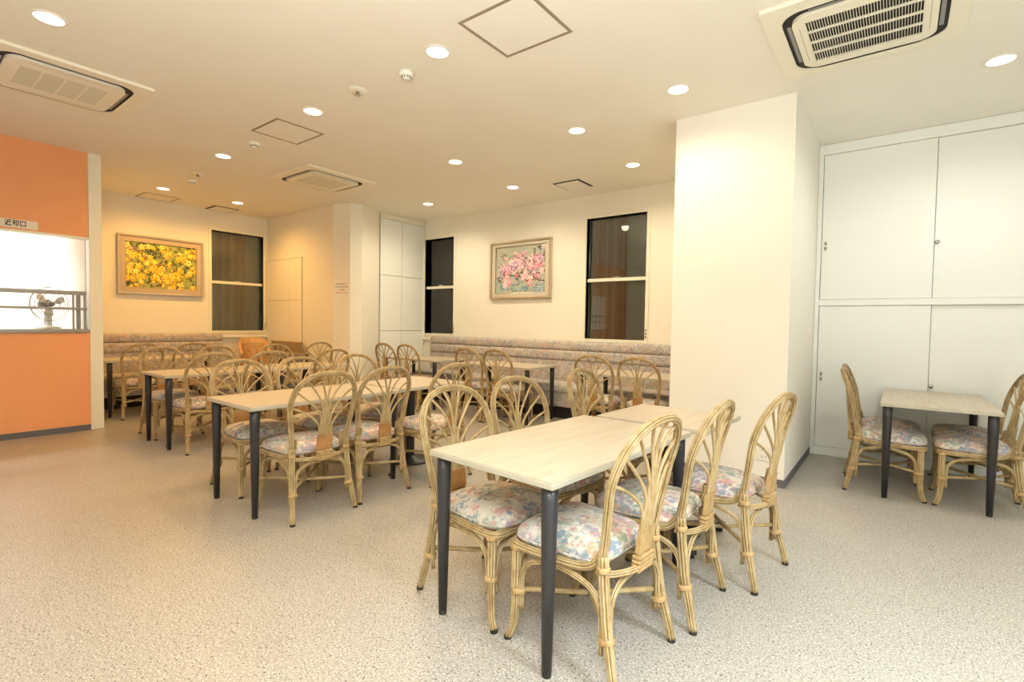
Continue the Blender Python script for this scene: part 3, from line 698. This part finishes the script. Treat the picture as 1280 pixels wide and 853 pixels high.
# ------------------------------------------------------------------ rattan chair
def bez(p0, p1, p2, n=8): return [tuple((1-t)**2*a+2*t*(1-t)*b+t*t*c for a, b, c in zip(p0, p1, p2)) for t in [i/n for i in range(n+1)]]
def spl(pts, n=6):   # Catmull-Rom
    P = [Vector(p) for p in pts]; out = []
    for i in range(len(P)-1):
        a, b, c, d = P[max(i-1, 0)], P[i], P[i+1], P[min(i+2, len(P)-1)]
        for k in range(n):
            t = k/n; out.append(.5*((2*b)+(c-a)*t+(2*a-5*b+4*c-d)*t*t+(3*b-a-3*c+d)*t**3))
    out.append(P[-1]); return out
def yb(z): return -.168-(z-.42)*(.17 if z < .7 else .17+(z-.7)*.36)   # lean of the hoop
def ys(z): return -.226-(z-.40)*.10           # the spokes bulge behind it
CH = {}
def build_chair_meshes():
    c = M['cane']
    half = [(.186, .385), (.186, .44), (.192, .52), (.206, .62), (.216, .70), (.215, .765), (.196, .83), (.150, .885), (.085, .914)]
    pts = [(-x, yb(z), z) for x, z in half]+[(0, yb(.924), .924)]+[(x, yb(z), z) for x, z in half[::-1]]
    hoop = spl(pts, 4)
    CH['hoop'] = MB().tube(hoop, .0175, 24, 8, .17, up=(0, 1, 0)).mesh('back_hoop', c)
    # where each spoke meets the hoop
    ends = [(-.211, .715), (-.196, .815), (-.140, .885), (-.052, .912), (.052, .912), (.140, .885), (.196, .815), (.211, .715)]
    CH['spoke'] = []
    for i, (ex, ez) in enumerate(ends):
        u = (i-3.5)*.0122; low = [(u, ys(.385), .385), (u, ys(.47), .47)]
        br = [.585, .635, .69, .74, .74, .69, .635, .585][i]
        out = 1 if u > 0 else -1
        ctrl = (u+out*[.035, .03, .02, .006][min(i, 7-i)], 0, [.665, .725, .79, .83][min(i, 7-i)])
        cv = bez((u, 0, br), ctrl, (ex, 0, ez), 8)
        path = low+[(u, ys(.54), .54)]
        for q, (x, _, z) in enumerate(cv):
            f = (q/8)**1.6; path.append((x, ys(z)*(1-f)+yb(z)*f, z))
        CH['spoke'].append(MB().tube(path, .0066, 8).mesh('spoke', c))
    b = MB(); y = yb(.49)
    bm_pts = [(-.0505, .435), (.0505, .435), (.0505, .525), (-.0505, .525)]
    v = []
    for x, z in bm_pts: v += [(x, ys(z)-.0085, z), (x, ys(z)+.0085, z)]
    b.add(v, [(0, 2, 4, 6)[::1], (1, 7, 5, 3), (0, 1, 3, 2), (2, 3, 5, 4), (4, 5, 7, 6), (6, 7, 1, 0)])
    CH['panel'] = b.mesh('splat_wrap', M['leather']); CH['panel_cane'] = b.mesh('splat_wrap', M['bind'])
    tw = MB()
    for z in (.372, .388, .404, .420): tw.bbox(-.053, ys(z)-.017, z-.007, .053, ys(z)+.017, z+.007, .004)
    CH['tail'] = tw.mesh('splat_tail', M['bind'])
    # seat rail: up the posts, along the sides, round the front
    hp = [(.163, -.172, .505), (.166, -.160, .452), (.178, -.125, .405), (.190, -.06, .388), (.203, .06, .386), (.211, .165, .386), (.200, .218, .386), (.160, .232, .386)]
    rail = [(-x, y, z) for x, y, z in hp]+[(0, .236, .386)]+hp[::-1]
    CH['rail'] = MB().tube(spl(rail, 5), .0172, 20, 7, .16).mesh('seat_rail', c)
    CH['rear'] = MB().tube(spl([(-.186, -.165, .383), (-.10, -.214, .382), (0, -.228, .381), (.10, -.214, .382), (.186, -.165, .383)], 5), .0135, 18, 6, .16).mesh('rear_rail', c)
    # cushion
    n, vs, fs = 56, [], []
    prof = [(0.0, .400), (.85, .400), (.97, .403), (1.0, .413), (1.0, .430), (.965, .447), (.86, .463), (.62, .476), (.30, .483), (0.0, .485)]
    def outl(a):
        ca, sa = math.cos(a), math.sin(a); e = .38
        x = math.copysign(abs(ca)**e, ca); yv = math.copysign(abs(sa)**e, sa)
        yy = .036+yv*.202; w = .186+.035*(yv+1)/2
        if yv > .6: yy += .014*(1-x*x)
        return x*w, yy
    for r, z in prof:
        for k in range(n):
            x, yy = outl(2*PI*k/n); vs.append((x*r, .036+(yy-.036)*r, z))
    for i in range(len(prof)-1):
        for k in range(n):
            l = (k+1) % n; fs.append((i*n+k, i*n+l, (i+1)*n+l, (i+1)*n+k))
    CH['cushion'] = MB().add(vs, fs, True).mesh('cushion', M['fabric'])
    CH['piping'] = MB().tube([(outl(2*PI*k/n)[0]*1.0, outl(2*PI*k/n)[1], .4175) for k in range(n)], .0035, 6, closed=True).mesh('piping', M['fabric'])
    # legs
    def legm(pts, R):
        q = spl(pts, 4); return MB().tube(q, [R*(1+.26*min(1, max(0, (p.z-.03)/.2))) for p in q], 20, 7, .16, up=(0, 1, 0)).mesh('leg', c)
    fl = lambda s: [(s*.206, .206, .383), (s*.207, .207, .26), (s*.208, .208, .13), (s*.212, .218, .05), (s*.219, .236, .010)]
    rl_ = lambda s: [(s*.187, -.176, .455), (s*.189, -.182, .36), (s*.197, -.203, .20), (s*.207, -.226, .10), (s*.216, -.246, .010)]
    CH['legs'] = []
    for s in (-1, 1):
        for kind, f in (('f', fl), ('r', rl_)):
            p = f(s); leg = legm(p, .0165)
            e = Vector(p[-1]); cap = MB().cyl((e.x, e.y), .0155, 0, .013, 14).mesh('foot_cap', M['rubber'])
            binds = []
            zs = (.205, .375) if kind == 'f' else (.175, .405)
            for z in zs:
                q = spl(p, 12); i = min(range(len(q)), key=lambda j: abs(q[j].z-z)); ctr = q[i]; d = (q[max(i-1, 0)]-q[min(i+1, len(q)-1)]).normalized()
                off = Vector((-s*.008, (-.008 if kind == 'f' else .008), 0)) if z < .3 else Vector((0, 0, 0))
                rr = .030 if z < .3 else .0245
                binds.append(MB().tube([ctr+off-d*.010, ctr+off-d*.006, ctr+off+d*.006, ctr+off+d*.010], [rr*.93, rr, rr, rr*.93], 16).mesh('binding', M['bind']))
            CH['legs'].append((leg, cap, binds))
    # arches below the rail on all four sides
    def arch(p0, p1, top):
        a, b_ = Vector(p0), Vector(p1); d = (b_-a); d.z = 0; L = d.length; d.normalize(); up = Vector((0, 0, 1))
        at = lambda s_, z: a.lerp(b_, s_/L)*1.0+up*0 if False else Vector((a.x+d.x*s_, a.y+d.y*s_, z))
        r = .10
        pts = [at(0, a.z), at(.001, .24), at(.008, .285), at(.035, .325), at(.085, .348), at(L/2, top), at(L-.085, .348), at(L-.035, .325), at(L-.008, .285), at(L-.001, .24), at(L, b_.z)]
        mb = MB(); off = Vector((-d.y, d.x, 0))*.0
        return mb.tube(spl(pts, 4), .0115, 15, 5, .17, up=(-d.y, d.x, 0)).mesh('arch_brace', c)
    CH['arch'] = [arch((-.182, .206, .135), (.182, .206, .135), .360),
                  arch((-.178, -.200, .135), (.178, -.200, .135), .355),
                  arch((-.204, .182, .135), (-.196, -.178, .115), .362), arch((.204, .182, .135), (.196, -.178, .115), .362)]
    st = []
    for s in (-1, 1): st.append(MB().tube([(s*.200, .198, .208), (0, 0, .204 if s > 0 else .190), (-s*.192, -.196, .205)], .0105, 10).mesh('stretcher', c))
    CH['stretch'] = st
build_chair_meshes()
def chair(x, y, facing, label, group=None):
    """facing: angle of the seat's forward direction, degrees"""
    t = thing('rattan_chair', label, 'chair', (x, y, 0), math.radians(facing-90), group)
    cu = inst('cushion', CH['cushion'], t); cu['label'] = 'pastel floral seat cushion'; inst('piping', CH['piping'], cu)
    inst('seat_rail', CH['rail'], t); inst('rear_rail', CH['rear'], t); inst('back_hoop', CH['hoop'], t)
    for m in CH['spoke']: inst('spoke', m, t)
    tan = x < -1.2
    pn = inst('splat_wrap', CH['panel' if tan else 'panel_cane'], t)
    if tan: pn['label'] = 'tan wrapped band at the foot of the spokes'
    inst('splat_tail', CH['tail'], t)
    for leg, cap, binds in CH['legs']:
        l = inst('leg', leg, t); inst('foot_cap', cap, l)
        for b in binds: inst('binding', b, l)
    for m in CH['arch']: inst('arch_brace', m, t)
    for m in CH['stretch']: inst('stretcher', m, t)
    return t
CHAIRS = [
 # front table: left side (A) and right side (B)
 (-1.475, 1.775, -4, 'rattan chair at the near left corner of the front table, back toward the second row', 'front table chairs'),
 (-1.52, 2.335, -8, 'middle rattan chair on the left side of the front table', 'front table chairs'),
 (-1.52, 3.16, 0, 'far left rattan chair of the front table, beside its pedestal end', 'front table chairs'),
 (-.935, 1.745, 175, 'rattan chair nearest the camera, right side of the front table', 'front table chairs'),
 (-.865, 2.258, 180, 'middle rattan chair on the right side of the front table', 'front table chairs'),
 (-.705, 2.779, 172, 'rattan chair turned out in front of the white pillar', 'front table chairs'),
 # second table: right (C) and left (D)
 (-3.105, 1.797, 178, 'rattan chair at the near right end of the second table, all four legs in view', 'second table chairs'),
 (-3.118, 2.274, 180, 'second rattan chair from the near end, right side of the second table', 'second table chairs'),
 (-3.005, 2.829, 180, 'far right rattan chair of the second table, by the round black base', 'second table chairs'),
 (-3.83, 1.815, 0, 'rattan chair at the near left end of the second table', 'second table chairs'),
 (-3.83, 2.315, 0, 'middle rattan chair on the left side of the second table', 'second table chairs'),
 (-3.875, 2.92, 0, 'far left rattan chair of the second table', 'second table chairs'),
 # third table: right (E) and left (F)
 (-5.36, 2.015, 180, 'rattan chair at the near right end of the third table', 'third table chairs'),
 (-5.36, 2.55, 180, 'middle rattan chair on the right side of the third table', 'third table chairs'),
 (-5.36, 3.28, 182, 'far right rattan chair of the third table, in front of the notice column', 'third table chairs'),
 (-6.215, 2.035, 0, 'rattan chair at the near left end of the third table, next to the orange wall', 'third table chairs'),
 (-6.21, 2.60, 0, 'middle rattan chair on the left side of the third table', 'third table chairs'),
 (-6.21, 3.32, 0, 'far left rattan chair of the third table', 'third table chairs'),
 # table at the yellow-painting bench
 (-7.68, 2.135, 180, 'rattan chair facing the left bench, nearest the orange wall', 'left bench chairs'),
 (-7.68, 2.69, 180, 'second rattan chair facing the left bench', 'left bench chairs'),
 (-7.05, 4.15, 178, 'rattan chair in the niche opposite the wicker armchair', None),
 # along the pink-painting bench, facing it
 (-6.03, 4.99, 90, 'leftmost rattan chair facing the long bench, next to the corner cupboard', 'long bench chairs'),
 (-5.53, 4.99, 90, 'second rattan chair from the left facing the long bench', 'long bench chairs'),
 (-4.36, 4.99, 90, 'left rattan chair at the middle table of the long bench', 'long bench chairs'),
 (-3.88, 4.99, 90, 'right rattan chair at the middle table of the long bench', 'long bench chairs'),
 (-2.55, 4.96, 92, 'left rattan chair at the bench table beside the pillar', 'long bench chairs'),
 (-2.04, 4.96, 90, 'right rattan chair at the bench table beside the pillar', 'long bench chairs'),
 # alcove table
 (-.05, 4.875, 2, 'near left rattan chair at the alcove table', 'alcove chairs'),
 (-.075, 5.39, 0, 'far left rattan chair at the alcove table, against the closet', 'alcove chairs'),
 (.485, 4.875, 180, 'near right rattan chair at the alcove table, cut by the photo edge', 'alcove chairs'),
 (.50, 5.39, 180, 'far right rattan chair at the alcove table', 'alcove chairs'),
]
for c in CHAIRS: chair(*c)

# ------------------------------------------------------------------ tables
TB = {}
def table(label, x, y, rz, w, l, kind='legs', h=.711, legs=(1, 1, 1, 1), inset=.045):
    """x, y: centre; w across (x), l along (y)"""
    t = thing('dining_table', label, 'table', (x, y, 0), math.radians(rz), 'maple topped dining tables')
    tp = MB().box(-w/2+.002, -l/2+.002, h-.006, w/2-.002, l/2-.002, h).obj('tabletop', M['top'], t)
    MB().bbox(-w/2, -l/2, h-.026, w/2, l/2, h-.004, .003).obj('edge_band', M['edge'], tp)
    if kind == 'legs':
        for sx in (-1, 1):
            for sy in (-1, 1):
                lx, ly = sx*(w/2-inset), sy*(l/2-inset)
                lg = MB().tube([(lx, ly, h-.026), (lx, ly, h-.10), (lx*1.0, ly, .02)], [.030, .030, .0185], 20).obj('leg', M['darkmetal'], t)
                MB().cyl((lx, ly), .017, 0, .02, 16).obj('foot_cap', M['rubber'], lg)
    else:
        MB().bbox(-.2, -.2, h-.034, .2, .2, h-.026, .003).obj('mounting_plate', M['darkmetal'], t)
        MB().cyl((0, 0), .038, .03, h-.034, 24).obj('column', M['darkmetal'], t)
        if kind == 'disc':
            MB().lathe([(.187, 0), (.19, .008), (.18, .016), (.06, .032), (.045, .05)], sides=40).obj('base', M['darkmetal'], t)
        else:
            for a in (45, 135, 225, 315):
                c, s = math.cos(math.radians(a)), math.sin(math.radians(a)); L = .36
                n = (-s*.025, c*.025)
                ft = MB().poly([(n[0], n[1]), (-n[0], -n[1]), (L*c-n[0]*.9, L*s-n[1]*.9), (L*c+n[0]*.9, L*s+n[1]*.9)], .022, .06).obj('base_arm', M['darkmetal'], t)
                MB().cyl((L*.93*c, L*.93*s), .02, 0, .022, 14).obj('glide', M['rubber'], ft)
    return t
table('front four-legged table nearest the camera', -1.19, 2.025, -4.2, .655, 1.175)
table('pedestal table pushed against the far end of the front table', -1.075, 2.965, -2.5, .645, .62, 'cross')
table('second four-legged table, in the middle of the room', -3.44, 2.03, -.5, .655, 1.17)
table('pedestal table with round black base ending the second row', -3.465, 3.015, -.5, .65, .74, 'disc')
table('third four-legged table, near the orange wall', -5.725, 2.315, -.5, .66, 1.19)
table('pedestal table ending the third row', -5.73, 3.30, -.5, .65, .72, 'disc')
table('table in front of the left bench under the yellow painting', -8.04, 2.43, 0, .65, 1.2)
table('leftmost table along the long bench, by the corner cupboard', -5.75, 5.25, 90, .65, 1.17)
table('middle table along the long bench', -4.13, 5.265, 90, .65, 1.17)
table('bench table beside the pillar', -2.27, 5.265, 90, .65, 1.17)
table('table in the alcove in front of the white closet', .245, 5.165, 0, .66, 1.18)
nt2 = thing('side_table', 'small grey brown table in the niche below the wall cupboard', 'table', (-7.84, 4.14, 0))
MB().bbox(-.36, -.26, .70, .36, .26, .725, .004).obj('tabletop', M['board'], nt2)
for sx in (-1, 1):
    for sy in (-1, 1): MB().tube([(sx*.32, sy*.22, .70), (sx*.32, sy*.22, 0)], [.026, .018], 14).obj('leg', M['darkmetal'], nt2)
bo = thing('leaning_board', 'dark wooden board standing on the niche table against the cupboard', 'board', (-8.04, 4.37, .7255))
MB().bbox(-.60, -.02, 0, .36, .02, .165, .004).obj('panel', M['board'], bo)
MB().bbox(-.60, -.024, .155, .36, .024, .168, .003).obj('top_edge', M['bind'], bo)

# ------------------------------------------------------------------ wicker tub armchair
wa = thing('wicker_armchair', 'solid brown wicker tub armchair in the far corner below the tall window', 'armchair', (-8.55, 4.02, 0), math.radians(-14))
def tub(z0f, z1f, th, a0=70, a1=290, n=28, rx_=.25, ry_=.205):
    vs = []; fs = []; rows = 7
    for side in (0, 1):
        for i in range(n+1):
            a = math.radians(a0+(a1-a0)*i/n); u = abs(2*i/n-1)
            z0, z1 = z0f(u), z1f(u)
            for j in range(rows+1):
                tt = j/rows; z = z0+(z1-z0)*tt; f = 1+.10*(z-.40)/.5; r = (1 if side == 0 else 1-th/rx_)*f
                vs.append((rx_*r*math.cos(a), ry_*r*math.sin(a), z))
    m_ = (n+1)*(rows+1)
    for side in (0, 1):
        for i in range(n):
            for j in range(rows):
                a = side*m_+i*(rows+1)+j; q = (a, a+rows+1, a+rows+2, a+1); fs.append(q if side == 0 else q[::-1])
    for i in range(n):
        for j in (0, rows):
            a = i*(rows+1)+j; fs.append((a, a+rows+1, a+rows+1+m_, a+m_))
    for i in (0, n):
        for j in range(rows): a = i*(rows+1)+j; fs.append((a, a+1, a+1+m_, a+m_))
    return MB().add(vs, fs, True)
zt = lambda u: .92-.26*max(0, (u-.35)/.65)**1.6
tub(lambda u: .36, zt, .03).obj('back_shell', M['wicker'], wa)
rim = []
for i in range(33):
    a = math.radians(70+220*i/32); u = abs(2*i/32-1); z = zt(u); f = 1+.10*(z-.40)/.5; rim.append((.242*f*math.cos(a), .197*f*math.sin(a), z+.004))
MB().tube(rim, .021, 12).obj('rim_roll', M['wicker'], wa)
MB().lathe([(.175, .33), (.19, .36), (.19, .40), (.18, .42)], sides=28).obj('seat_ring', M['wicker'], wa)
MB().lathe([(.15, .42), (.17, .44), (.165, .475), (.10, .49), (.01, .492)], sides=28).obj('cushion', M['fabric'], wa)
for a in (45, 135, 225, 315):
    c, s = math.cos(math.radians(a)), math.sin(math.radians(a))
    MB().tube([(.17*c, .17*s, .36), (.19*c, .19*s, 0)], .020, 10).obj('leg', M['wicker'], wa)
